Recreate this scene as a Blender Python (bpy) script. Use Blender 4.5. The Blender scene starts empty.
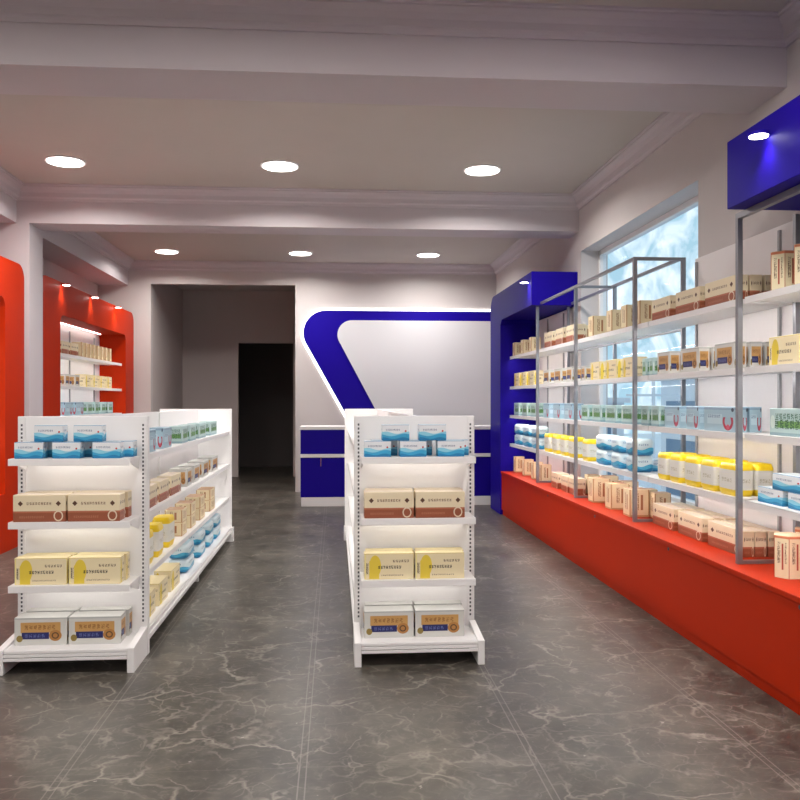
import bpy, bmesh, math, random
from mathutils import Vector, Matrix
random.seed(4)
R = math.radians
S = bpy.context.scene
COL = S.collection
TH = math.atan(65/850.0); CS, SN = math.cos(TH), math.sin(TH)
EYE = 1.5

def ray(px):                      # direction ratios of a bearing in the room frame
    q = (px-400)/850.0
    return q*CS+SN, CS-q*SN
def yat(px, X):                   # distance down the room at which a bearing crosses the line x = X
    a, b = ray(px); return X/a*b
def xz(px, py, Y):                # a point of the plane y = Y
    a, b = ray(px); d = Y/b
    return a*d, EYE+(401-py)*d/850.0

# ------------------------------------------------------------ materials
def lin(c):
    return tuple(((v/255.0)/12.92 if v/255.0 <= .04045 else ((v/255.0+.055)/1.055)**2.4) for v in c)+(1,)
def mat(name, rgb, rough=.5, metal=0.0, emis=0.0, spec=.5, noise=0.0, coat=0.0):
    m = bpy.data.materials.new(name); m.use_nodes = True
    nt = m.node_tree; b = nt.nodes['Principled BSDF']
    b.inputs['Base Color'].default_value = lin(rgb)
    b.inputs['Roughness'].default_value = rough
    b.inputs['Metallic'].default_value = metal
    b.inputs['Specular IOR Level'].default_value = spec
    b.inputs['Coat Weight'].default_value = coat
    if emis:
        b.inputs['Emission Color'].default_value = lin(rgb)
        b.inputs['Emission Strength'].default_value = emis
    if noise:
        n = nt.nodes.new('ShaderNodeTexNoise'); n.inputs['Scale'].default_value = 3.0; n.inputs['Detail'].default_value = 4
        g = nt.nodes.new('ShaderNodeNewGeometry'); nt.links.new(g.outputs['Position'], n.inputs['Vector'])
        mp = nt.nodes.new('ShaderNodeMapRange'); mp.inputs['To Min'].default_value = 1-noise; mp.inputs['To Max'].default_value = 1+noise*.3
        nt.links.new(n.outputs['Fac'], mp.inputs['Value'])
        mx = nt.nodes.new('ShaderNodeVectorMath'); mx.operation = 'SCALE'
        mx.inputs[0].default_value = lin(rgb)[:3]
        nt.links.new(mp.outputs['Result'], mx.inputs['Scale'])
        nt.links.new(mx.outputs['Vector'], b.inputs['Base Color'])
        b2 = nt.nodes.new('ShaderNodeBump'); b2.inputs['Strength'].default_value = .03
        n2 = nt.nodes.new('ShaderNodeTexNoise'); n2.inputs['Scale'].default_value = 60
        nt.links.new(g.outputs['Position'], n2.inputs['Vector'])
        nt.links.new(n2.outputs['Fac'], b2.inputs['Height']); nt.links.new(b2.outputs['Normal'], b.inputs['Normal'])
    return m

M = {}
M['wall'] = mat('painted_plaster', (198, 192, 191), .7, noise=.05)
M['ceil'] = mat('ceiling_paint', (190, 183, 176), .8, noise=.04)
M['trim'] = mat('moulding_paint', (194, 186, 190), .6)
M['dark'] = mat('dark_corridor_paint', (190, 180, 178), .8, noise=.05)
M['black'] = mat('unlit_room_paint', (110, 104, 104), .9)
M['white'] = mat('white_powder_coat', (236, 235, 235), .4)
M['panel'] = mat('white_laminate', (232, 229, 230), .5)
M['greyp'] = mat('pale_grey_panel', (205, 205, 210), .5)
M['blue'] = mat('blue_lacquer', (25, 6, 138), .5, spec=.1)
M['red'] = mat('orange_red_lacquer', (176, 40, 2), .48, spec=.1)
M['steel'] = mat('brushed_grey_steel', (150, 152, 158), .35, metal=.75)
M['rail'] = mat('grey_slotted_metal', (158, 158, 162), .45, metal=.2)
M['slot'] = mat('dark_slot', (84, 84, 90), .8)
M['lamp'] = mat('lamp_diffuser', (255, 250, 244), .5, emis=6)
M['spot'] = mat('spot_diffuser', (255, 248, 240), .5, emis=12)
M['led'] = mat('led_strip', (255, 249, 242), .5, emis=9)
M['led_wall'] = mat('led_strip_wall_shelves', (255, 249, 245), .5, emis=28)
M['halo'] = mat('halo_acrylic', (255, 252, 250), .5, emis=2.4)
M['chrome'] = mat('chrome', (205, 205, 210), .2, metal=.9)
M['bld'] = mat('outside_white_render', (210, 214, 220), .8)
M['bldw'] = mat('outside_window_band', (95, 120, 145), .3)
M['ground'] = mat('outside_snowy_ground', (200, 210, 220), .9, noise=.1)
M['snow'] = mat('frosted_twigs', (200, 215, 225), .9)

def glass():
    m = bpy.data.materials.new('window_glass'); m.use_nodes = True; nt = m.node_tree
    for n in list(nt.nodes): nt.nodes.remove(n)
    o = nt.nodes.new('ShaderNodeOutputMaterial'); t = nt.nodes.new('ShaderNodeBsdfTransparent')
    t.inputs['Color'].default_value = (.93, .97, 1, 1)
    g = nt.nodes.new('ShaderNodeBsdfGlossy'); g.inputs['Roughness'].default_value = .03
    x = nt.nodes.new('ShaderNodeMixShader')
    x.inputs[0].default_value = .025; nt.links.new(t.outputs[0], x.inputs[1]); nt.links.new(g.outputs[0], x.inputs[2])
    nt.links.new(x.outputs[0], o.inputs[0]); return m
M['glass'] = glass()

class NB:                                  # tiny node builder
    def __init__(s, m):
        s.nt = m.node_tree; s.N = s.nt.nodes; s.L = s.nt.links
    def put(s, inp, v):
        if hasattr(v, 'links') or isinstance(v, bpy.types.NodeSocket): s.L.new(v, inp)
        else: inp.default_value = v
    def ma(s, op, a, b=None, c=None):
        n = s.N.new('ShaderNodeMath'); n.operation = op
        s.put(n.inputs[0], a)
        if b is not None: s.put(n.inputs[1], b)
        if c is not None: s.put(n.inputs[2], c)
        return n.outputs[0]
    def mul(s, *a):
        r = a[0]
        for v in a[1:]: r = s.ma('MULTIPLY', r, v)
        return r
    def mix(s, fac, a, b):
        n = s.N.new('ShaderNodeMix'); n.data_type = 'RGBA'
        s.put(n.inputs[0], fac); s.put(n.inputs[6], a); s.put(n.inputs[7], b)
        return n.outputs[2]
    def noise(s, vec, sc, det=2):
        n = s.N.new('ShaderNodeTexNoise'); n.inputs['Scale'].default_value = sc; n.inputs['Detail'].default_value = det
        if vec is not None: s.L.new(vec, n.inputs['Vector'])
        return n.outputs['Fac']

def floor_mat():
    m = mat('dark_marble_tile', (80, 76, 74), .3); nb = NB(m); b = nb.N['Principled BSDF']
    g = nb.N.new('ShaderNodeNewGeometry'); pos = g.outputs['Position']
    n1 = nb.noise(pos, 1.6, 8); n2 = nb.noise(pos, 9, 8)
    ramp = nb.N.new('ShaderNodeValToRGB'); nb.L.new(nb.ma('ADD', nb.mul(n1, .55), nb.mul(n2, .45)), ramp.inputs[0])
    e = ramp.color_ramp.elements; e[0].position = .32; e[0].color = lin((46, 43, 40)); e[1].position = .70; e[1].color = lin((104, 99, 90))
    k = ramp.color_ramp.elements.new(.5); k.color = lin((72, 68, 62))
    col = ramp.outputs[0]
    # distorted coordinates for the veins
    nd = nb.N.new('ShaderNodeTexNoise'); nd.inputs['Scale'].default_value = 2.2; nd.inputs['Detail'].default_value = 5; nb.L.new(pos, nd.inputs['Vector'])
    va = nb.N.new('ShaderNodeVectorMath'); va.operation = 'MULTIPLY_ADD'; nb.L.new(nd.outputs['Color'], va.inputs[0]); va.inputs[1].default_value = (.7, .7, .7); nb.L.new(pos, va.inputs[2])
    for sc, w, st in ((1.5, .02, .6), (3.4, .035, .42), (7.5, .06, .2), (16, .1, .08)):
        v = nb.N.new('ShaderNodeTexVoronoi'); v.feature = 'DISTANCE_TO_EDGE'; v.inputs['Scale'].default_value = sc
        nb.L.new(va.outputs[0], v.inputs['Vector'])
        mr = nb.N.new('ShaderNodeMapRange'); mr.inputs['From Min'].default_value = 0; mr.inputs['From Max'].default_value = w
        mr.inputs['To Min'].default_value = 1; mr.inputs['To Max'].default_value = 0; nb.L.new(v.outputs['Distance'], mr.inputs['Value'])
        brk = nb.N.new('ShaderNodeMapRange'); brk.inputs['From Min'].default_value = .42; brk.inputs['From Max'].default_value = .60
        nb.L.new(nb.noise(pos, sc*1.7, 3), brk.inputs['Value'])
        col = nb.mix(nb.mul(mr.outputs[0], brk.outputs[0], st), col, lin((160, 154, 142)))
    sp = nb.N.new('ShaderNodeMapRange'); sp.inputs['From Min'].default_value = .70; sp.inputs['From Max'].default_value = .76
    nb.L.new(nb.noise(pos, 26, 3), sp.inputs['Value']); col = nb.mix(nb.mul(sp.outputs[0], .5), col, lin((190, 184, 176)))
    sx = nb.N.new('ShaderNodeSeparateXYZ'); nb.L.new(pos, sx.inputs[0])
    def joint(c, off, w, gap):
        f = nb.ma('FRACT', nb.ma('DIVIDE', nb.ma('ADD', c, 9.6*3-off), .96))      # 0..1 across a tile
        dd = nb.mul(nb.ma('ABSOLUTE', nb.ma('SUBTRACT', f, .5)), .96)
        dd = nb.ma('ABSOLUTE', nb.ma('SUBTRACT', dd, .48-gap))
        return nb.ma('LESS_THAN', dd, w)
    j = nb.ma('MAXIMUM', joint(sx.outputs[0], -.13, .0028, .014), nb.mul(joint(sx.outputs[1], 3.5, .002, .0), .5))
    col = nb.mix(nb.mul(j, .45), col, lin((140, 134, 128)))
    nb.L.new(col, b.inputs['Base Color'])
    nb.put(b.inputs['Roughness'], nb.ma('ADD', nb.mul(n2, .2), .24))
    b.inputs['Specular IOR Level'].default_value = .4
    return m
M['floor'] = floor_mat()

# printed carton faces ------------------------------------------------
def pmat(name, base, layers, rough=.45):
    m = mat(name, base, rough); nb = NB(m); b = nb.N['Principled BSDF']
    uvn = nb.N.new('ShaderNodeUVMap'); sx = nb.N.new('ShaderNodeSeparateXYZ'); nb.L.new(uvn.outputs[0], sx.inputs[0])
    u, v = sx.outputs[0], sx.outputs[1]
    def rect(a, bb, c, d):
        return nb.mul(nb.ma('GREATER_THAN', u, a), nb.ma('LESS_THAN', u, c), nb.ma('GREATER_THAN', v, bb), nb.ma('LESS_THAN', v, d))
    def ell(cx, cy, rx, ry):
        a = nb.ma('POWER', nb.ma('DIVIDE', nb.ma('ABSOLUTE', nb.ma('SUBTRACT', u, cx)), rx), 2.0)
        c = nb.ma('POWER', nb.ma('DIVIDE', nb.ma('ABSOLUTE', nb.ma('SUBTRACT', v, cy)), ry), 2.0)
        return nb.ma('ADD', a, c)
    col = lin(base)
    for L in layers:
        k, c = L[0], lin(L[1]); a = L[2:]
        if k == 'rect': f = rect(*a)
        elif k == 'ell': f = nb.ma('LESS_THAN', ell(*a), 1.0)
        elif k == 'ring':
            e = ell(*a[:4]); f = nb.mul(nb.ma('LESS_THAN', e, 1.0), nb.ma('GREATER_THAN', e, a[4]))
        elif k == 'ushape':
            e = ell(*a[:4]); f = nb.mul(nb.ma('LESS_THAN', e, 1.0), nb.ma('GREATER_THAN', e, a[4]), nb.ma('LESS_THAN', v, a[1]+a[3]*.45))
        elif k == 'wave':                  # v < a0 + a1 sin(a2 u + a3)
            w = nb.ma('ADD', nb.mul(nb.ma('SINE', nb.ma('ADD', nb.mul(u, a[2]), a[3])), a[1]), a[0])
            f = nb.ma('LESS_THAN', v, w)
        elif k == 'text':                  # n glyphs inside a rect
            cell = nb.ma('FRACT', nb.mul(nb.ma('SUBTRACT', u, a[0]), a[4]/(a[2]-a[0])))
            nz = nb.noise(uvn.outputs[0], a[4]*5.0/(a[2]-a[0])*.55, 0)
            f = nb.mul(rect(*a[:4]), nb.ma('LESS_THAN', cell, .72), nb.ma('GREATER_THAN', nz, .45))
        elif k == 'diam':
            e = nb.ma('ADD', nb.ma('DIVIDE', nb.ma('ABSOLUTE', nb.ma('SUBTRACT', u, a[0])), a[2]), nb.ma('DIVIDE', nb.ma('ABSOLUTE', nb.ma('SUBTRACT', v, a[1])), a[3]))
            f = nb.ma('LESS_THAN', e, 1.0)
        col = nb.mix(f, col, c)
    nb.L.new(col, b.inputs['Base Color'])
    return m
P = {}
P['wave'] = pmat('print_blue_wave', (226, 230, 234), [
    ('wave', (140, 205, 226), .50, .07, 7.5, .6), ('wave', (58, 158, 200), .36, .08, 6.5, 2.6), ('wave', (30, 120, 170), .16, .05, 9, 1),
    ('text', (120, 135, 160), .14, .62, .66, .74, 9), ('ell', (190, 60, 60), .86, .6, .035, .06)])
P['brown'] = pmat('print_cream_and_brown', (228, 214, 182), [
    ('rect', (150, 84, 58), 0, 0, 1, .40), ('rect', (180, 110, 80), 0, .34, 1, .40), ('diam', (90, 60, 45), .14, .68, .05, .10), ('diam', (90, 60, 45), .86, .68, .05, .10),
    ('text', (130, 100, 80), .26, .63, .74, .73, 9), ('text', (176, 116, 88), .12, .14, .6, .22, 12), ('ring', (226, 208, 184), .86, .22, .09, .2, .55)])
P['cream'] = pmat('print_cream_and_yellow', (232, 218, 180), [
    ('rect', (226, 200, 70), .10, 0, .30, .70), ('ell', (226, 200, 70), .22, .50, .12, .42), ('rect', (236, 222, 150), 0, 0, .035, 1), ('text', (60, 50, 40), .04, .2, .09, .62, 1.2),
    ('text', (50, 42, 36), .28, .40, .76, .52, 9), ('text', (120, 100, 80), .58, .64, .92, .74, 6), ('text', (150, 130, 110), .34, .12, .8, .18, 12), ('rect', (215, 195, 120), 0, .96, 1, 1)])
P['gold'] = pmat('print_gold_and_navy', (205, 205, 200), [
    ('rect', (196, 152, 92), .12, .45, .88, .82), ('text', (150, 104, 56), .2, .56, .8, .72, 7), ('rect', (32, 36, 96), .14, .22, .66, .46), ('text', (90, 100, 150), .2, .28, .6, .4, 5),
    ('ell', (176, 124, 66), .78, .34, .12, .20), ('ring', (92, 66, 44), .78, .34, .07, .12, .4), ('ell', (140, 120, 60), .10, .24, .06, .12), ('rect', (180, 182, 180), 0, .93, 1, 1)])
P['green'] = pmat('print_green_lettering', (176, 202, 202), [
    ('text', (70, 110, 92), .16, .62, .84, .82, 7), ('rect', (110, 160, 84), .20, .30, .90, .54), ('text', (50, 96, 60), .14, .26, .92, .60, 6), ('rect', (140, 170, 178), 0, 0, 1, .12),
    ('ell', (210, 226, 220), .08, .5, .06, .25)])
P['mouth'] = pmat('print_red_arc', (164, 194, 208), [
    ('rect', (140, 168, 190), 0, .88, 1, 1), ('rect', (190, 214, 224), .12, .3, .6, .7), ('text', (110, 140, 170), .14, .55, .56, .68, 6),
    ('ushape', (176, 40, 66), .78, .42, .16, .36, .38), ('ell', (200, 90, 110), .78, .2, .05, .1), ('ell', (60, 70, 90), .92, .88, .04, .08)])
P['yellow'] = pmat('print_yellow_bands', (228, 226, 218), [
    ('rect', (240, 206, 26), 0, .80, 1, 1), ('rect', (240, 206, 26), 0, 0, 1, .20), ('text', (196, 190, 170), .2, .42, .8, .54, 4)], .35)
P['aqua'] = pmat('print_aqua_pack', (214, 230, 236), [
    ('wave', (70, 168, 205), .42, .08, 6.5, 2.6), ('wave', (34, 128, 178), .22, .06, 8, 1), ('text', (120, 150, 180), .2, .6, .7, .72, 5)], .3)
P['kraft'] = pmat('print_kraft', (232, 216, 178), [
    ('rect', (196, 156, 112), 0, 0, .06, 1), ('rect', (196, 156, 112), .94, 0, 1, 1), ('text', (150, 104, 70), .3, .25, .46, .85, 1.5), ('rect', (170, 116, 76), .56, .25, .68, .8), ('rect', (200, 160, 116), 0, 0, 1, .07)])
P['hex'] = pmat('print_cream_and_rust', (230, 218, 184), [
    ('rect', (176, 92, 62), 0, 0, .05, 1), ('rect', (170, 80, 56), .52, .2, .64, .82), ('text', (110, 84, 66), .24, .35, .42, .85, 1.4), ('text', (110, 84, 66), .74, .35, .86, .85, 1.2), ('rect', (200, 120, 84), 0, .94, 1, 1)])
TOP = {k: mat('top_'+k, c, .5) for k, c in dict(wave=(214, 224, 230), brown=(214, 198, 176), cream=(230, 214, 164), gold=(196, 196, 192), green=(170, 192, 194),
      mouth=(150, 180, 200), yellow=(242, 212, 40), aqua=(190, 220, 232), kraft=(196, 152, 112), hex=(206, 178, 146)).items()}

# ------------------------------------------------------------ mesh helpers
class MB:
    def __init__(s): s.bm = bmesh.new(); s.mats = []
    def mi(s, m):
        if m not in s.mats: s.mats.append(m)
        return s.mats.index(m)
    def box(s, x0, x1, y0, y1, z0, z1, m):
        x0, x1 = sorted((x0, x1)); y0, y1 = sorted((y0, y1)); z0, z1 = sorted((z0, z1))
        v = [s.bm.verts.new(p) for p in ((x0,y0,z0),(x1,y0,z0),(x1,y1,z0),(x0,y1,z0),(x0,y0,z1),(x1,y0,z1),(x1,y1,z1),(x0,y1,z1))]
        i = s.mi(m)
        for f in ((3,2,1,0),(4,5,6,7),(0,1,5,4),(1,2,6,5),(2,3,7,6),(3,0,4,7)):
            s.bm.faces.new([v[k] for k in f]).material_index = i
        return s
    def cyl(s, c, r, h, m, axis='Z', n=24, r2=None):
        i = s.mi(m)
        rot = {'Z': Matrix(), 'X': Matrix.Rotation(R(90), 4, 'Y'), 'Y': Matrix.Rotation(R(90), 4, 'X')}[axis]
        g = bmesh.ops.create_cone(s.bm, cap_ends=True, segments=n, radius1=r, radius2=r if r2 is None else r2, depth=h, matrix=Matrix.Translation(c) @ rot)
        for f in {f for v in g['verts'] for f in v.link_faces}: f.material_index = i
        return s
    def prism(s, pts, axis, a, b, m):      # polygon in the two other axes, extruded along axis from a to b
        i = s.mi(m)
        def P3(p, t): return {'X': (t, p[0], p[1]), 'Y': (p[0], t, p[1]), 'Z': (p[0], p[1], t)}[axis]
        A = [s.bm.verts.new(P3(p, a)) for p in pts]; B = [s.bm.verts.new(P3(p, b)) for p in pts]
        s.bm.faces.new(A).material_index = i; s.bm.faces.new(B[::-1]).material_index = i
        n = len(pts)
        for k in range(n): s.bm.faces.new((A[k], B[k], B[(k+1) % n], A[(k+1) % n])).material_index = i
        return s
    def build(s, name, parent=None, bevel=0, smooth=False):
        bmesh.ops.recalc_face_normals(s.bm, faces=s.bm.faces)
        if bevel: bmesh.ops.bevel(s.bm, geom=list(s.bm.edges), offset=bevel, segments=2, profile=.5, affect='EDGES')
        me = bpy.data.meshes.new(name); s.bm.to_mesh(me); s.bm.free()
        for m in s.mats: me.materials.append(m)
        if smooth:
            for p in me.polygons: p.use_smooth = True
        o = bpy.data.objects.new(name, me); COL.objects.link(o)
        if parent: 
            o.parent = parent; o.matrix_parent_inverse = Matrix.Translation(parent.location).inverted()
        return o
def struct(name, mb, **k):
    o = mb.build(name, **k); o['kind'] = 'structure'; return o
def tag(o, label, cat, group=None):
    o['label'] = label; o['category'] = cat
    if group: o['group'] = group
    return o
def empty(name, loc, label, cat, group=None):
    o = bpy.data.objects.new(name, None); o.empty_display_size = .1; COL.objects.link(o); o.location = loc
    return tag(o, label, cat, group)
def B1(name, x0, x1, y0, y1, z0, z1, m, parent=None, bevel=0):
    return MB().box(x0, x1, y0, y1, z0, z1, m).build(name, parent, bevel)

# ------------------------------------------------------------ room
XL, XR, XS = -3.83, 2.70, -3.35           # left wall, right wall, soffit face
ZC, ZB = 3.77, 3.38                        # ceiling, underside of beams
YF, YB = -3.0, 14.1
struct('floor', MB().box(XL-.3, XR+.3, YF-.2, 20, -.15, 0, M['floor']))
struct('ceiling', MB().box(XL-.3, XR+.3, YF-.2, YB+.1, ZC, ZC+.2, M['ceil']).box(XL-.3, XR+.3, YB+.1, 20, 3.68, 3.88, M['dark']))
struct('wall_left', MB().box(XL-.25, XL, YF, YB, 0, ZC, M['wall']))
WY0, WY1, WZ0, WZ1 = 6.15, 9.18, .62, 3.15
struct('wall_right', MB().box(XR, XR+.3, YF, WY0, 0, ZC, M['wall']).box(XR, XR+.3, WY1, YB, 0, ZC, M['wall'])
       .box(XR, XR+.3, WY0, WY1, 0, WZ0, M['wall']).box(XR, XR+.3, WY0, WY1, WZ1, ZC, M['wall']))
struct('wall_front', MB().box(XL-.25, XR+.3, YF-.2, YF, 0, ZC, M['wall']))
OX0, OX1 = -2.99, -.652
struct('wall_back', MB().box(XL-.25, OX0, YB, YB+.15, 0, ZC, M['wall']).box(OX0, OX1, YB, YB+.15, 3.41, ZC, M['wall'])
       .box(OX1, XR+.3, YB, YB+.15, 0, ZC, M['wall']))
struct('wall_corridor_left', MB().box(OX0-.15, OX0, YB+.15, 17, 0, 3.68, M['dark']))
struct('wall_corridor_right', MB().box(OX1, OX1+.15, YB+.15, 20, 0, 3.68, M['dark']))
struct('wall_corridor_back', MB().box(OX0-.15, -1.91, 17, 17.15, 0, 3.68, M['dark']).box(-1.91, -.83, 17, 17.15, 2.65, 3.68, M['dark']).box(-.83, OX1, 17, 17.15, 0, 3.68, M['dark']))
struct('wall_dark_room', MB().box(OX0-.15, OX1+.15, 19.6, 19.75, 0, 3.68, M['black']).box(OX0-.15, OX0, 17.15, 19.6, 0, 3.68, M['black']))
# beams, soffit, pillars
for (a, b) in ((4.9, 5.38), (9.25, 9.67)):
    struct('trim_beam', MB().box(XL, XR, a, b, ZB, ZC, M['trim']))
    struct('trim_pillar', MB().box(XL, -3.22, a, b, 0, ZB, M['trim']))
bays = ((YF, 4.9), (5.38, 9.25), (9.67, YB))
prof = [(0, 3.615), (.018, 3.615), (.022, 3.635), (.03, 3.645), (.045, 3.65), (.052, 3.69), (.07, 3.722), (.10, 3.738), (.112, 3.742), (.112, 3.752), (.125, 3.757), (.125, 3.77)]
for (a, b) in bays:
    struct('trim_soffit', MB().box(XL, XS, a, b, ZB, ZC, M['trim']))
    mb = MB(); i = mb.mi(M['trim']); rings = []
    for o, z in prof:
        rings.append([mb.bm.verts.new(p) for p in ((XS+o, a+o, z), (XR-o, a+o, z), (XR-o, b-o, z), (XS+o, b-o, z))])
    for r0, r1 in zip(rings, rings[1:]):
        for k in range(4): mb.bm.faces.new((r0[k], r0[(k+1) % 4], r1[(k+1) % 4], r1[k])).material_index = i
    struct('trim_cornice', mb)
# window
w = struct('window_1', MB().box(2.90, 2.97, WY0, WY1, WZ0, WZ0+.05, M['white']).box(2.90, 2.97, WY0, WY1, WZ1-.05, WZ1, M['white'])
       .box(2.90, 2.97, WY0, WY0+.05, WZ0, WZ1, M['white']).box(2.90, 2.97, WY1-.05, WY1, WZ0, WZ1, M['white']))
B1('glass_pane', 2.93, 2.94, WY0+.05, WY1-.05, WZ0+.05, WZ1-.05, M['glass'], w)
B1('window_sill', XR+.001, 2.90, WY0, WY1, WZ0, WZ0+.02, M['white'], w)

# ------------------------------------------------------------ outside
t = MB().box(3.3, 90, -20, 140, -4.2, -4, M['ground']).build('ground'); t['kind'] = 'structure'
def building(x, y, wx, wy, z, n, label):
    e = empty('building', (x, y, -4), label, 'building')
    B1('wall', x-wx/2, x+wx/2, y-wy/2, y+wy/2, -4, z, M['bld'], e)
    B1('roof', x-wx/2-.3, x+wx/2+.3, y-wy/2-.3, y+wy/2+.3, z, z+.3, M['bld'], e)
    for k in range(n):
        zz = -3+k*(z+3)/n
        B1('window', x-wx/2-.06, x-wx/2-.002, y-wy/2+.8, y+wy/2-.8, zz, zz+(z+3)/n*.45, M['bldw'], e)
        B1('window', x-wx/2+.8, x+wx/2-.8, y-wy/2-.06, y-wy/2-.002, zz, zz+(z+3)/n*.45, M['bldw'], e)
building(18.9, 39, 5.2, 5, 2.5, 3, 'low white building with blue window bands seen through the window')
building(14.5, 52, 5, 6, 1.4, 2, 'distant pale building far left in the window view')
e = empty('tower_crane', (13.8, 36, -4), 'thin white construction crane seen far outside the window', 'crane')
B1('mast', 13.74, 13.86, 35.94, 36.06, -4, 2.6, M['bld'], e); B1('jib', 12.6, 15.0, 35.95, 36.05, 1.7, 1.8, M['bld'], e)

# ------------------------------------------------------------ ceiling downlights
def area(name, loc, size, power, col=(1, .95, .9), rot=(0, 0, 0), sizey=None, shape='DISK', parent=None, spread=None):
    l = bpy.data.lights.new(name, 'AREA'); l.shape = shape; l.size = size
    if sizey: l.size_y = sizey
    l.energy = power; l.color = col
    if spread: l.spread = R(spread)
    o = bpy.data.objects.new(name, l); COL.objects.link(o); o.location = loc; o.rotation_euler = rot
    if parent: o.parent = parent; o.matrix_parent_inverse = Matrix.Translation(parent.location).inverted()
    return o
rows = ((8.25, 'front ceiling bay', 1), (13.1, 'rear ceiling bay', 1), (3.0, 'ceiling bay overhead', 0), (-1.2, 'ceiling bay behind', 0))
LP = 46
for Y, nm, vis in rows:
    for X, w_ in ((-2.54, 'leftmost'), (-.53, 'middle'), (1.44, 'rightmost')):
        e = empty('downlight', (X, Y, ZC), 'round recessed white downlight, %s of the three in the %s' % (w_, nm), 'ceiling light', 'round ceiling downlights')
        MB().cyl((X, Y, ZC-.006), .185, .012, M['white'], n=40).build('trim_ring', e)
        MB().cyl((X, Y, ZC-.0155), .165, .006, M['lamp'], n=40).build('diffuser', e)
        area('downlight_lamp', (X, Y, ZC-.03), .32, LP*1.02 if Y == 8.25 else LP*.85 if Y > 9 else LP*.9, parent=e, spread=158 if Y > 5 else 176)

# ------------------------------------------------------------ products
_cache = {}
def carton_mesh(kind, w_, d_, h):
    key = (kind, round(w_, 3), round(d_, 3), round(h, 3))
    if key in _cache: return _cache[key]
    bm = bmesh.new(); uv = bm.loops.layers.uv.new('UVMap')
    soft = kind in ('yellow', 'aqua')
    if kind == 'hex':
        n = 6; r = w_/2
        lo = [bm.verts.new((r*math.cos(R(60*k)), r*math.sin(R(60*k)), 0)) for k in range(n)]
        hi = [bm.verts.new((r*math.cos(R(60*k)), r*math.sin(R(60*k)), h)) for k in range(n)]
        for k in range(n):
            f = bm.faces.new((lo[k], lo[(k+1) % n], hi[(k+1) % n], hi[k]))
            for l, q in zip(f.loops, ((0, 0), (1, 0), (1, 1), (0, 1))): l[uv].uv = q
        f = bm.faces.new(hi); f.material_index = 1; f = bm.faces.new(lo[::-1]); f.material_index = 1
        t = [bm.verts.new((r*.9*math.cos(R(60*k)), r*.9*math.sin(R(60*k)), h+.004)) for k in range(n)]
        f = bm.faces.new(t); f.material_index = 1
        for k in range(n):
            f = bm.faces.new((hi[k], hi[(k+1) % n], t[(k+1) % n], t[k])); f.material_index = 1
        bmesh.ops.delete(bm, geom=[f for f in bm.faces if len(f.verts) == 6 and all(v in hi for v in f.verts)], context='FACES_ONLY')
    else:
        N = 8 if soft else 1
        sides = [((-1, -1), (1, -1)), ((1, -1), (1, 1)), ((1, 1), (-1, 1)), ((-1, 1), (-1, -1))]
        def pt(x, y, z):                   # x,y in -1..1, z 0..1
            if soft:
                zz = z*2-1
                a = (1-abs(zz)**5)**.45 if abs(zz) < 1 else 0
                cx_ = .90+.10*a if kind == 'yellow' else .82+.18*a; rr = 1-(.06 if kind == 'yellow' else .10)*(abs(x)**6)*(abs(y)**6)
                bul = 1+.03*a
                return (x*w_/2*cx_*rr*bul, y*d_/2*cx_*rr*bul, h*z)
            return (x*w_/2, y*d_/2, h*z)
        def face(ps, qs, mi):
            f = bm.faces.new([bm.verts.new(p) for p in ps]); f.material_index = mi
            for l, q in zip(f.loops, qs): l[uv].uv = q
        for (a, b) in sides:
            for i in range(N):
                for j in range(N):
                    s0, s1, t0, t1 = i/N, (i+1)/N, j/N, (j+1)/N
                    L = lambda s_: (a[0]+(b[0]-a[0])*s_, a[1]+(b[1]-a[1])*s_)
                    p0, p1 = L(s0), L(s1)
                    face([pt(*p0, t0), pt(*p1, t0), pt(*p1, t1), pt(*p0, t1)], [(s0, t0), (s1, t0), (s1, t1), (s0, t1)], 0)
        for z, mi in ((0, 1), (1, 1)):
            for i in range(N):
                for j in range(N):
                    xs = [-1+2*i/N, -1+2*(i+1)/N]; ys = [-1+2*j/N, -1+2*(j+1)/N]
                    face([pt(xs[0], ys[0], z), pt(xs[1], ys[0], z), pt(xs[1], ys[1], z), pt(xs[0], ys[1], z)], [(0, 0)]*4, mi)
        bmesh.ops.remove_doubles(bm, verts=bm.verts, dist=1e-5)
        bmesh.ops.recalc_face_normals(bm, faces=bm.faces)
        if not soft:
            # flap seam on the lid: a shallow raised tuck
            bmesh.ops.bevel(bm, geom=list(bm.edges), offset=.0025, segments=1, affect='EDGES')
    me = bpy.data.meshes.new('carton_'+kind); bm.to_mesh(me); bm.free()
    me.materials.append(P[kind]); me.materials.append(TOP[kind])
    if soft:
        for p in me.polygons: p.use_smooth = True
    _cache[key] = me
    return me
DESC = dict(wave=('medicine_box', 'blue wave box', 'box'), brown=('tonic_box', 'cream and brown box', 'box'),
            cream=('supplement_box', 'yellow-printed cream box', 'box'), gold=('gift_box', 'gold and navy box', 'box'),
            green=('herbal_box', 'green lettered box', 'box'), mouth=('dental_box', 'red arc box', 'box'),
            yellow=('tissue_pack', 'yellow-banded white pack', 'pack'), aqua=('soft_pack', 'aqua soft pack', 'pack'),
            kraft=('kraft_carton', 'upright kraft carton', 'carton'), hex=('hexagonal_carton', 'rust-trimmed hexagonal carton', 'carton'))
def put(kind, x, y, z, w_, d_, h, rot, where, group, jit=.6):
    n, desc, cat = DESC[kind]
    o = bpy.data.objects.new(n, carton_mesh(kind, w_, d_, h)); COL.objects.link(o)
    o.location = (x, y, z); o.rotation_euler = (0, 0, R(rot+random.uniform(-jit, jit)))
    tag(o, desc+', '+where, cat, group)
    return o
ORD = ['first', 'second', 'third', 'fourth', 'fifth', 'sixth', 'seventh', 'eighth', 'ninth']

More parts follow.
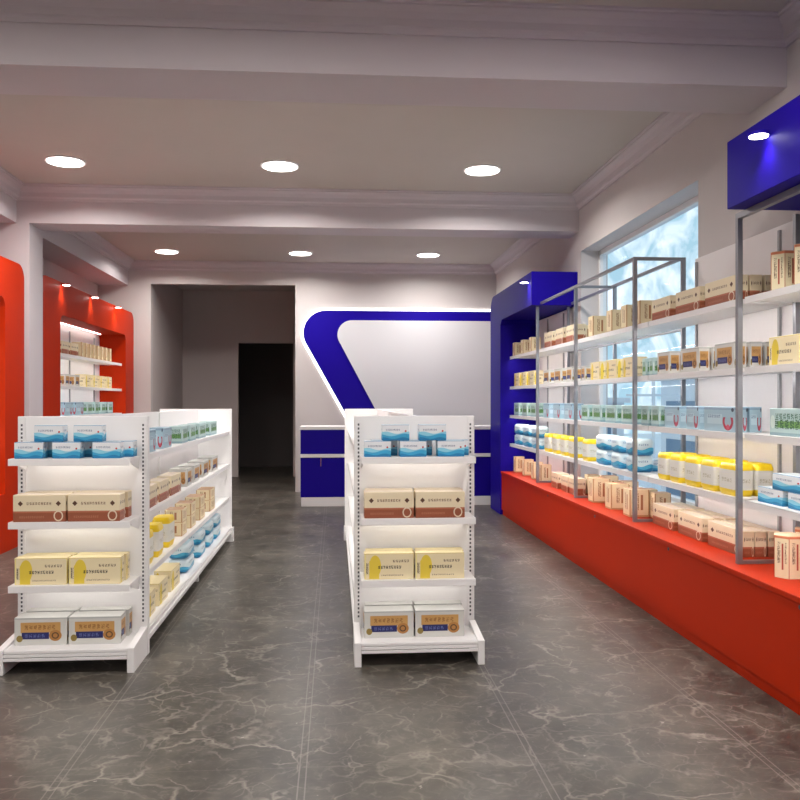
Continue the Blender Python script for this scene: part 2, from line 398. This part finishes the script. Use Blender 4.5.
# ------------------------------------------------------------ gondolas
LV = (1.178, .827, .473)                   # tops of the three upper shelves
def slots(mb, x, y, z0, z1, axis):         # punched slots on an upright facing the camera or the aisle
    z = z0
    while z < z1:
        if axis == 'Y': mb.box(x-.005, x+.005, y-.0012, y, z, z+.013, M['slot'])
        else: mb.box(x, x+.0012, y-.006, y+.006, z, z+.018, M['slot'])
        z += .024
def gondola(cx, hw, ye, yn, yf, side, label):
    g = empty('gondola', (cx, yn, 0), label, 'shelving')
    H = 1.41
    # near end panel, uprights with slots
    B1('end_panel', cx-hw, cx+hw, yn, yn+.05, .0, H, M['white'], g, .003)
    for s in (-1, 1):
        mb = MB(); x = cx+s*(hw-.026)
        mb.box(x-.018, x+.018, yn-.008, yn-.0002, .15, H-.005, M['white']); slots(mb, x, yn-.008, .2, H-.05, 'Y')
        mb.build('upright', g)
    B1('end_panel', cx-hw-.01, cx+hw, yf, yf+.03, .06, H+.005, M['white'], g, .003)
    B1('centre_panel', cx-.02, cx+.02, yn+.05, yf, .05, H, M['panel'], g)
    # end-cap shelves
    sw = .33
    for z in LV:
        mb = MB().box(cx-sw, cx+sw, ye, yn-.009, z-.018, z, M['white']).box(cx-sw, cx+sw, ye-.006, ye+.006, z-.038, z, M['white'])
        sh = mb.build('shelf', g, .0015)
        B1('light_strip', cx-sw+.03, cx+sw-.03, yn-.10, yn-.085, z-.027, z-.0185, M['led'], sh)
        for s in (-1, 1):
            MB().prism([(yn-.009, z-.019), (ye+.06, z-.019), (ye+.07, z-.035), (yn-.03, z-.075), (yn-.009, z-.08)], 'X', cx+s*sw-.006*s, cx+s*sw-.012*s, M['white']).build('bracket', g)
    # base deck and feet
    mb = MB().box(cx-sw, cx+sw, ye-.06, yn-.001, .10, .136, M['white'])
    for k in range(3): mb.box(cx-sw, cx+sw, ye-.068-.003*k, ye-.06, .076+.02*(2-k)-.0, .092+.02*(2-k), M['white'])
    mb.build('base_deck', g, .0015)
    for s in (-1, 1):
        MB().prism([(ye-.075, 0), (yn-.001, 0), (yn-.001, .17), (ye-.075, .138)], 'X', cx+s*(sw+.001), cx+s*(sw+.040), M['white']).build('foot', g, .003)
    # long sides
    for s in (-1, 1):
        mid = yn+.05+(yf-yn-.05)*.5
        for (a, b) in ((yn+.052, mid-.004), (mid+.004, yf-.002)):
            for z in LV:
                x0, x1 = cx+s*.0205, cx+s*(hw-.03)
                mb = MB().box(x0, x1, a, b, z-.018, z, M['white']).box(x1-s*.006, x1+s*.006, a, b, z-.036, z, M['white'])
                sh = mb.build('shelf', g, .0015)
                B1('light_strip', cx+s*.06, cx+s*.075, a+.03, b-.03, z-.027, z-.0185, M['led'], sh)
            mb = MB().box(cx+s*.0205, cx+s*(hw-.012), a, b, .11, .146, M['white']).box(cx+s*(hw-.02), cx+s*(hw-.004), a, b, .075, .146, M['white']).box(cx+s*(hw-.004), cx+s*(hw+.002), a, b, .10, .115, M['white'])
            mb.build('base_deck', g, .0015)
        for y in (mid, ):
            MB().box(cx+s*.03, cx+s*(hw-.03), y-.02, y+.02, 0, .109, M['white']).build('foot', g)
        MB().box(cx+s*.03, cx+s*(hw+.02), yf-.035, yf+.055, 0, .15, M['white']).build('foot', g, .002)
        mb = MB(); mb.box(cx+s*.0203, cx+s*.03, mid-.015, mid+.015, .15, H-.01, M['white']); mb.build('upright', g)
    return g
GY, GN, GF = 4.86, 5.12, 9.2
gondola(-1.475, .373, GY, GN, GF, 1, 'white metal display gondola with lit shelves standing at the left of the aisle')
gondola(.48, .365, GY, GN, GF, 1, 'white metal display gondola standing in the centre of the floor before the blue counter')
for cx, nm in ((-1.47, 'left gondola'), (.48, 'centre gondola')):
    g = 'cartons on the end shelves of the gondolas'
    W = lambda t: t+', top end shelf, '+nm
    for k, dx in enumerate((-.235, -.03, .19)):
        put('wave', cx+dx, 4.93, LV[0], .155, .09, .092, 0, W(('left', 'middle', 'right')[k]+' of bottom row'), g, 1.5)
        put('wave', cx+dx+.045, 5.045, LV[0], .155, .09, .092, 0, W('behind the '+('left', 'middle', 'right')[k]+' front box'), g, 1)
    for k, dx in enumerate((-.13, .085)):
        put('wave', cx+dx, 4.94, LV[0]+.093, .158, .09, .092, 0, W(('left', 'right')[k]+' of two on top'), g, 1.5)
    for kind, z, lv, h in (('brown', LV[1], 'second', .15), ('cream', LV[2], 'third', .15), ('gold', .136, 'base', .155)):
        y0 = 4.93 if kind != 'gold' else 4.95
        dd = .085 if kind == 'cream' else .13
        for k, dx in enumerate((-.165, .13)):
            sd = ('left', 'right')[k]
            put(kind, cx+dx-.005, y0, z, .285, dd-.004, h, 0, 'front %s, %s end shelf, %s' % (sd, lv, nm), g, .5)
            put(kind, cx+dx+.005, y0+dd+.004, z, .285, min(dd-.004, .085 if kind != 'gold' else .08), h, 0, 'back %s, %s end shelf, %s' % (sd, lv, nm), g, .5)
# cartons along the right side of the left gondola
def side_row(kind, z, spans, h, dep, lv, X=-1.155, n0=0, stack=1):
    for k, (a, b) in enumerate(spans):
        y0, y1 = yat(a, X), yat(b, X)
        for q in range(stack):
            st = '' if stack == 1 else ('lower ' if q == 0 else 'upper ')
            put(kind, X-dep/2, (y0+y1)/2, z+q*(h+.001), abs(y1-y0)*.92, dep, h, 90, '%s%s from near end, %s side shelf, left gondola' % (st, ORD[k], lv), 'cartons on the side shelves of the left gondola', .8)
side_row('mouth', LV[0], ((149, 156), (163, 172)), .14, .10, 'top')
side_row('green', LV[0], ((182, 188), (190, 196), (199, 206), (210, 217)), .13, .10, 'top')
side_row('brown', LV[1], ((148, 158), (160, 169), (171, 181)), .14, .10, 'second')
side_row('gold', LV[1], ((187, 192), (194, 200), (203, 209), (212, 218)), .14, .14, 'second')
side_row('yellow', LV[2], ((149, 154), (158, 164), (169, 175)), .21, .12, 'third')
side_row('kraft', LV[2], ((182, 187), (191, 196), (200, 205), (210, 215)), .10, .13, 'third', stack=2)
side_row('cream', .146, ((148, 156), (159, 168), (171, 180)), .15, .12, 'base')
side_row('aqua', .146, ((187, 195), (200, 206), (209, 214), (216, 221)), .11, .15, 'base', stack=2)

# ------------------------------------------------------------ red wall cabinets on the left
def rrect(y0, y1, z0, z1, r, corners, n=8):          # corners: subset of 'bl br tr tl' (b/t bottom/top, l = y0)
    pts = []
    for nm, cy, cz, a0 in (('bl', y0, z0, 180), ('br', y1, z0, 270), ('tr', y1, z1, 0), ('tl', y0, z1, 90)):
        if nm in corners:
            sy = 1 if nm[1] == 'l' else -1; sz = 1 if nm[0] == 'b' else -1
            for k in range(n+1):
                a = R(a0+90*k/n); pts.append((cy+sy*r+r*math.cos(a), cz+sz*r+r*math.sin(a)))
        else: pts.append((cy, cz))
    return pts
def frame_prism(outer, inner, a, b, m, name, parent):  # ring: outer polygon with hole, same corner order
    mb = MB(); i = mb.mi(m); bm = mb.bm
    mb2 = []
    for X in (a, b):
        o = [bm.verts.new((X, p[0], p[1])) for p in outer]; n = [bm.verts.new((X, p[0], p[1])) for p in inner]
        mb2.append((o, n))
        k = len(o)
        for q in range(k): bm.faces.new((o[q], o[(q+1) % k], n[(q+1) % k], n[q])).material_index = i
    (o0, n0), (o1, n1) = mb2; k = len(o0)
    for q in range(k):
        bm.faces.new((o0[q], o1[q], o1[(q+1) % k], o0[(q+1) % k])).material_index = i
        bm.faces.new((n0[q], n0[(q+1) % k], n1[(q+1) % k], n1[q])).material_index = i
    return mb.build(name, parent)
WL = (2.085, 1.69, 1.315, .94)             # tops of the wall shelves
def red_cabinet(y0, y1, label, fill):
    e = empty('wall_cabinet', (-3.5, (y0+y1)/2, 0), label, 'cabinet')
    iy0, iy1 = y0+.68, y1-.52
    outer = rrect(y0, y1, 0, 2.92, .16, ('bl', 'br', 'tr', 'tl')); outer = [(p[0], p[1]) if p[1] > 1 else (y0 if p[0] < (y0+y1)/2 else y1, 0.0 if p[1] < .01 or True else p[1]) for p in outer]
    # keep square feet: bottom arcs collapse onto the corner but stay distinct by a hair
    cnt = 9
    for q in range(cnt):
        outer[q] = (y0, .16-.16*q/(cnt-1)); outer[cnt+q] = (y1, .16*q/(cnt-1))
    inner = rrect(iy0, iy1, .575, 2.53, .1, ('bl', 'br', 'tr', 'tl'))
    for q in range(cnt):
        inner[q] = (iy0, .68-.105*q/(cnt-1)); inner[cnt+q] = (iy1, .575+.105*q/(cnt-1))
    frame_prism(outer, inner, -3.26, -3.66, M['red'], 'surround', e)
    B1('back_panel', -3.72, -3.661, iy0-.05, iy1+.05, .5, 2.6, M['panel'], e)
    for k in range(3):
        y = iy0+.45+k*1.2; mb = MB().box(-3.66, -3.645, y-.012, y+.012, .58, 2.46, M['rail']); mb.build('upright', e)
    for z in WL:
        sh = MB().box(-3.64, -3.32, iy0+.003, iy1-.003, z-.026, z, M['white']).box(-3.331, -3.319, iy0+.003, iy1-.003, z-.038, z, M['white']).build('shelf', e)
        B1('light_strip', -3.343, -3.3315, iy0+.1, iy1-.1, z-.0325, z-.0265, M['led_wall'], sh)
    B1('light_strip', -3.60, -3.585, iy0+.2, iy1-.2, 2.520, 2.528, M['led'], e)
    for k in range(3):
        y = y0+.71+k*1.22
        sp = MB().cyl((-3.208, y, 2.893), .05, .014, M['red']).build('spotlight', e)
        MB().cyl((-3.20, y, 2.882), .042, .005, M['spot']).build('lens', sp)
        area('spot_lamp', (-3.20, y, 2.875), .08, 1.5, rot=(0, R(-12), 0), parent=e, spread=110)
    return e
red_cabinet(4.72, 9.22, 'orange-red rounded wall cabinet at the far left edge before the pillar', 0)
red_cabinet(9.72, 14.09, 'orange-red rounded wall cabinet with lit shelves behind the left pillar', 1)
def cab_row(kind, z, spans, h, dep, lv, X=-3.36):
    for k, (a, b) in enumerate(spans):
        y0, y1 = yat(a, X), yat(b, X)
        put(kind, X-dep/2, (y0+y1)/2, z, abs(y1-y0)*.9, dep, h, 90, '%s from pillar, %s shelf of red wall cabinet' % (ORD[k], lv), 'cartons in the red wall cabinet', .8)
cab_row('brown', WL[0], ((62, 69.5), (70.5, 79)), .16, .14, 'top')
cab_row('kraft', WL[0], tuple((81.5+k*4, 83.6+k*4) for k in range(8)), .20, .13, 'top')
cab_row('gold', WL[1], ((65, 70), (75, 80)), .15, .14, 'second')
cab_row('cream', WL[1], ((85, 91), (93, 98), (100, 105), (107, 112)), .17, .14, 'second')
cab_row('mouth', WL[2], ((65, 73), (76, 84)), .17, .12, 'third')
cab_row('green', WL[2], ((87, 93), (95, 99), (101, 106), (108, 113)), .17, .12, 'third')

# ------------------------------------------------------------ right side: bench, portals, shelving
XF = 2.18
b = empty('display_bench', (2.44, 6, 0), 'long low orange-red lacquered display bench along the right wall under the shelves', 'bench')
B1('body', XF+.012, XR-.001, 1.0, 11.085, .07, .545, M['red'], b)
B1('top', XF, XR-.001, 1.0, 11.085, .545, .575, M['red'], b, .003)
B1('plinth', XF+.03, XR-.001, 1.0, 11.085, 0, .07, M['red'], b)
for y in (3.86, 5.45, 7.04, 8.63):
    MB().cyl((XF+.011, y, .525), .011, .006, M['slot'], 'X', 16).build('lock', b)
def portal(pts, label, y):
    e = empty('display_portal', (2.44, y, 0), label, 'portal')
    o = MB().prism(pts, 'X', XF-.004, XR-.001, M['blue']).build('portal_frame', e, .004)
    return e
arc = [(11.8-.22+.22*math.cos(R(a)), 2.94-.22+.22*math.sin(R(a))) for a in range(0, 91, 10)]
arc2 = [(.45+.22-.22*math.cos(R(a)), 2.94-.22+.22*math.sin(R(a))) for a in range(0, 91, 10)]
e1 = portal([(11.09, 0), (11.8, 0)]+arc+[(9.3, 2.94), (9.3, 2.566), (11.0, 2.566), (11.09, 2.50)], 'glossy blue portal frame closing the far end of the right-hand shelving', 11)
e2 = portal([(1.0-.005, 0), (.45, 0)]+arc2+[(4.58, 2.94), (4.58, 2.566), (1.1, 2.566), (.995, 2.50)], 'glossy blue overhead portal at the right edge above the nearest shelves', 1)
for e, ys in ((e1, (9.42,)), (e2, (4.12, 2.9, 1.7))):
    for y in ys:
        sp = MB().cyl((XF-.058, y, 2.838), .053, .014, M['blue']).build('spotlight', e)
        MB().cyl((XF-.058, y, 2.829), .046, .005, M['spot']).build('lens', sp)
        area('spot_lamp', (XF-.058, y, 2.824), .08, 1.5, rot=(0, R(12), 0), parent=e, spread=110)

SX0, SX1 = 2.302, 2.60
def shelf_set(parent, a, b, back):
    for z in WL:
        mb = MB().box(SX0, back, a, b, z-.026, z, M['white']).box(SX0-.001, SX0+.010, a, b, z-.038, z, M['white'])
        sh = mb.build('shelf', parent)
        B1('light_strip', SX0+.0105, SX0+.0225, a+.04, b-.04, z-.0325, z-.0265, M['led_wall'], sh)
def wall_unit(a, b, ups, label, zt=2.55):
    e = empty('wall_shelving', (2.62, (a+b)/2, .575), label, 'shelving')
    r = .06
    B1('back_panel', 2.655, 2.699, a, b, .576, zt, M['panel'], e, .004)
    for y in ups: B1('upright', 2.64, 2.6545, y-.011, y+.011, .58, zt-.03, M['rail'], e)
    shelf_set(e, a+.02, b-.005, 2.639)
    return e
wall_unit(9.50, 11.085, (9.7, 10.44, 11.0), 'white-backed wall shelving beside the far blue portal, beyond the window')
wall_unit(4.69, 6.10, (4.89, 6.06), 'white-backed wall shelving between the window and the nearest grey post')
wall_unit(1.05, 4.63, (1.4, 2.5, 3.7, 4.15), 'white-backed wall shelving at the right edge under the blue portal')
def post(parent, x, y, z1, w_=.03, name='post'):
    return B1(name, x-w_/2, x+w_/2, y-w_/2, y+w_/2, .576, z1, M['steel'], parent, .002)
f = empty('metal_frame', (2.45, 7.9, .575), 'tall grey metal rack frame with white shelves standing in front of the window', 'frame')
PY = (6.34, 7.94, 9.47); PX0, PX1 = 2.285, 2.665
for y in PY:
    post(f, PX0, y, 2.60); 
    B1('post', PX1-.015, PX1+.015, y-.015, y+.015, .576, 2.60, M['steel'], f) if y != 9.47 else B1('post', 2.625, 2.653, y-.015, y+.012, .576, 2.60, M['steel'], f)
    B1('rail', PX0+.0155, PX1-.0155 if y != 9.47 else 2.624, y-.012, y+.012, 2.575, 2.60, M['steel'], f)
    B1('rail', PX0+.0155, PX1-.0155 if y != 9.47 else 2.624, y-.012, y+.012, .577, .597, M['steel'], f)
for a, b_ in zip(PY, PY[1:]):
    B1('rail', PX0-.012, PX0+.012, a+.0155, b_-.0155, 2.575, 2.60, M['steel'], f)
    B1('rail', PX1-.012-.03, PX1-.018, a+.0155, b_-.0155, 2.575, 2.60, M['steel'], f)
    shelf_set(f, a+.018, b_-.018, 2.648)
    B1('back_rail', PX1-.012, PX1+.012, a+.0155, b_-.0155, 2.04, 2.058, M['steel'], f)
shelf_set(f, 6.11, 6.322, 2.648)
f2 = empty('metal_frame', (2.45, 3.0, .575), 'tall grey metal rack frame at the right edge under the blue portal', 'frame')
for y in (4.66, 1.25):
    post(f2, PX0, y, 2.563)
    B1('post', 2.61, 2.637, y-.015, y+.015, .576, 2.563, M['steel'], f2)
    B1('rail', PX0+.0155, 2.609, y-.012, y+.012, .577, .597, M['steel'], f2)
B1('rail', PX0-.015, PX0+.015, 1.266, 4.644, 2.53, 2.563, M['steel'], f2)

# ---- products on the right wall
BAY = lambda y: ('right-edge bay' if y < 4.66 else 'bay beside nearest post' if y < 6.34 else
      'near window bay' if y < 7.94 else 'far window bay' if y < 9.47 else 'farthest bay')
LN = ('top wall shelf', 'second wall shelf', 'third wall shelf', 'lowest wall shelf', 'red bench')
ZL = list(WL)+[.575]
cnt = {}
def wrow(kind, li, spans, h, dep=.12, X=2.335, rows=1, stack=1, tight=.93, gap=.012):
    for (a, b) in spans:
        y0, y1 = yat(a, X), yat(b, X)
        yc = (y0+y1)/2
        for r in range(rows):
            for q in range(stack):
                key = (kind, li, BAY(yc), r, q); cnt[key] = cnt.get(key, 0)+1
                rowt = '' if rows == 1 else (', front row', ', middle row' if rows == 3 else ', back row', ', back row')[r]
                stt = '' if stack == 1 else ('lower ', 'upper ')[q]
                put(kind, X+dep/2+r*(dep+gap), yc, ZL[li]+q*(h+.001), abs(y1-y0)*tight, dep, h, -90,
                    '%s%s from left%s, %s, %s' % (stt, ORD[cnt[key]-1], rowt, LN[li], BAY(yc)), 'cartons on the right wall shelving', .8)
def wsq(kind, li, pxs, h, s, X=2.335, back=False):
    for p in pxs:
        yc = yat(p, X+s/2)
        key = (kind, li, BAY(yc), 1 if back else 0, 0); cnt[key] = cnt.get(key, 0)+1
        put(kind, X+s/2, yc, ZL[li], s, s, h, -90 if kind != 'hex' else -60, '%s from left%s, %s, %s' % (ORD[cnt[key]-1], ', back row' if back else '', LN[li], BAY(yc)),
            'cartons on the right wall shelving', 1.2)
# top shelf
wsq('kraft', 0, (518, 526.5, 535), .18, .12)
wrow('brown', 0, ((544, 552.5), (555, 563.5), (566, 574.5)), .17, .12)
wsq('kraft', 0, (598, 617, 632), .19, .14); wsq('kraft', 0, (585, 608, 626), .19, .12, X=2.50, back=True)
wsq('kraft', 0, (645,), .19, .13)
wrow('brown', 0, ((651, 671), (675, 700), (704, 737)), .155, .075, rows=3)
wsq('hex', 0, (785, 809), .22, .16, X=2.36)
# second
wrow('cream', 1, ((514, 519), (521, 526), (528, 534)), .17, .12)
wrow('gold', 1, ((543, 549.5), (554, 561), (566, 572)), .15, .13)
wrow('gold', 1, ((581, 585),), .14, .12); wrow('cream', 1, ((590, 600), (605, 617), (622, 633)), .16, .12)
wrow('green', 1, ((642, 646), (649, 653)), .14, .10, X=2.40)
wrow('gold', 1, ((657, 670), (680, 699), (714, 735)), .16, .075, rows=3, gap=.02)
wrow('cream', 1, ((768, 800), ), .155, .13, X=2.36)
# third
wrow('green', 2, ((514, 519), (522, 527), (530, 536)), .16, .12)
wrow('mouth', 2, ((543, 549), (553, 560), (564, 572)), .16, .12)
wrow('green', 2, ((581, 588), (592, 601), (605, 616), (621, 633)), .15, .10)
wrow('green', 2, ((641, 648), (651, 659)), .15, .10)
wrow('mouth', 2, ((664, 680), (686, 699), (703, 736)), .15, .075, rows=2)
wrow('green', 2, ((768, 812),), .145, .12, X=2.36)
# lowest
wrow('aqua', 3, ((514, 520), (522, 529), (531, 538)), .13, .14, stack=2)
wrow('yellow', 3, ((544, 549), (552, 557), (560, 565), (568, 574)), .20, .12)
wrow('yellow', 3, ((582, 588),), .20, .12); wrow('aqua', 3, ((595, 605), (610, 620), (625, 635)), .13, .16, stack=2)
wrow('wave', 3, ((642, 652),), .09, .13, X=2.505)
wrow('yellow', 3, ((657, 667), (669, 680), (684, 698), (700, 715), (718, 737)), .19, .11, rows=2, tight=.9)
wrow('wave', 3, ((757, 783), (787, 815)), .085, .13, X=2.36); 
o = put('wave', 2.425, yat(787, 2.36), ZL[3]+.086, .30, .13, .085, -90, 'stacked on top of two others, lowest wall shelf, right-edge bay', 'cartons on the right wall shelving')
# bench
wsq('kraft', 4, (519, 528, 537, 545), .20, .12)
wrow('brown', 4, ((551, 558), (561, 568), (569, 574)), .16, .12)
wsq('kraft', 4, (592,), .19, .12, X=2.50); wsq('kraft', 4, (599, 617, 636), .22, .16, X=2.34); wsq('kraft', 4, (609, 628), .22, .14, X=2.51, back=True)
wsq('kraft', 4, (647, 660), .20, .13, X=2.508)
wrow('brown', 4, ((652, 674), (677, 703), (707, 744)), .155, .07, X=2.40, rows=3, gap=.01)
wsq('hex', 4, (789,), .22, .165, X=2.305); wsq('hex', 4, (808,), .23, .148, X=2.487, back=True)

# ------------------------------------------------------------ feature wall with blue swoosh
YW = YB
fw = empty('feature_sign', (1.0, YW-.05, 2.0), 'large rounded blue swoosh with glowing white outline on the back wall above the counter', 'wall sign')
def off_line(pts, d_):
    return pts
def swoosh(o, Y):                           # outer boundary offset outwards by o, in the wall plane
    xt0, zt = xz(324, 311, Y); xr = 2.62
    r = .34+o
    pc = xz(326, 333, Y)                    # centre of the outer round
    rad = (xz(326, 310.5, Y)[1]-pc[1])+o
    pts = []
    end = xz(349, 420, Y)
    dx, dz = end[0]-pc[0], end[1]-pc[1]; L = math.hypot(dx, dz)
    # tangent line from the round to the bottom point
    base = math.atan2(dz, dx); al = math.acos(min(1, (rad-o)/L)); ta = base-al
    for a in range(0, 33):
        an = math.pi/2+(2*math.pi+ta-math.pi/2 if ta < 0 else ta-math.pi/2)*a/32
        pts.append((pc[0]+rad*math.cos(an), pc[1]+rad*math.sin(an)))
    nx, nz = math.cos(ta), math.sin(ta)
    pts.append((end[0]+nx*o, end[1]+nz*o))
    return pts, xr
Yp = YW-.06
pts, xr = swoosh(0, Yp); zlow = .9
def full(o, Y, inner_cut=True):
    p, xr_ = swoosh(o, Y); ex, ez = p[-1]
    sl = (p[-1][0]-p[-2][0])/(p[-1][1]-p[-2][1]); exl = ex+sl*(zlow-ez)
    return [(xr_, p[0][1])]+p+[(exl, zlow), (xr_, zlow)]
MB().prism(full(.042, Yp), 'Y', YW-.03, YW-.002, M['halo']).build('halo_light', fw)
MB().prism(full(0, Yp), 'Y', YW-.08, YW-.031, M['blue']).build('blue_band', fw)
# inner pale panel
c = xz(352, 335, Yp); rr = xz(352, 320.5, Yp)[1]-c[1]; en = xz(381, 420, Yp)
dx, dz = en[0]-c[0], en[1]-c[1]; ta = math.atan2(dz, dx)-math.acos(min(1, rr/math.hypot(dx, dz)))
ip = [(2.62, c[1]+rr)]
for a in range(0, 25):
    an = math.pi/2+((ta+2*math.pi if ta < 0 else ta)-math.pi/2)*a/24; ip.append((c[0]+rr*math.cos(an), c[1]+rr*math.sin(an)))
sl = (en[0]-ip[-1][0])/(en[1]-ip[-1][1]); ip += [(en[0]+sl*(zlow-en[1]), zlow), (2.62, zlow)]
MB().prism(ip, 'Y', YW-.10, YW-.0805, M['greyp']).build('inner_panel', fw)

# ------------------------------------------------------------ service counter
cxa, cxb, cy0, cy1 = -.50, 2.60, 12.15, 12.75
c = empty('service_counter', (.8, cy0, 0), 'long blue service counter with white top and white plinth before the back wall', 'counter')
B1('body', cxa+.01, cxb, cy0+.012, cy1, .128, 1.09, M['blue'], c)
B1('countertop', cxa, cxb+.01, cy0, cy1+.02, 1.09, 1.135, M['white'], c, .003)
B1('plinth', cxa+.02, cxb, cy0+.002, cy1, 0, .128, M['white'], c)
B1('ledge', cxa+.01, cxb, cy0-.012, cy0+.0115, .695, .745, M['white'], c, .003)
for x in (-.20, .52, 1.24, 1.95):
    MB().cyl((x, cy0-.012, .63), .007, .12, M['chrome'], 'Z', 12).box(x-.005, x+.005, cy0-.012, cy0+.0115, .67, .68, M['chrome']).box(x-.005, x+.005, cy0-.012, cy0+.0115, .58, .59, M['chrome']).build('handle', c)

# ------------------------------------------------------------ world, camera
wd = bpy.data.worlds.new('sky'); S.world = wd; wd.use_nodes = True; nb = NB(wd)
bg = nb.N['Background']; tc = nb.N.new('ShaderNodeTexCoord')
mp = nb.N.new('ShaderNodeMapping'); nb.L.new(tc.outputs['Generated'], mp.inputs['Vector']); mp.inputs['Scale'].default_value = (22, 22, 14)
nz = nb.N.new('ShaderNodeTexNoise'); nb.L.new(mp.outputs[0], nz.inputs['Vector']); nz.inputs['Scale'].default_value = 1.4; nz.inputs['Detail'].default_value = 5; nz.inputs['Distortion'].default_value = 1.6
rp = nb.N.new('ShaderNodeValToRGB'); nb.L.new(nz.outputs['Fac'], rp.inputs[0])
e = rp.color_ramp.elements; e[0].position = .38; e[0].color = lin((158, 190, 203)); e[1].position = .62; e[1].color = lin((232, 238, 242))
nb.L.new(rp.outputs[0], bg.inputs['Color']); bg.inputs['Strength'].default_value = 1.35

cam = bpy.data.cameras.new('camera'); co = bpy.data.objects.new('camera', cam); COL.objects.link(co)
cam.sensor_width = 36; cam.lens = 850/800*36; cam.shift_y = 1/800
co.location = (0, 0, EYE); co.rotation_euler = (R(90), 0, -TH); S.camera = co
cam.clip_end = 300
S.view_settings.view_transform = 'Standard'; S.view_settings.look = 'None'; S.view_settings.gamma = 1
S.view_settings.exposure = .12; S.view_settings.use_curve_mapping = False
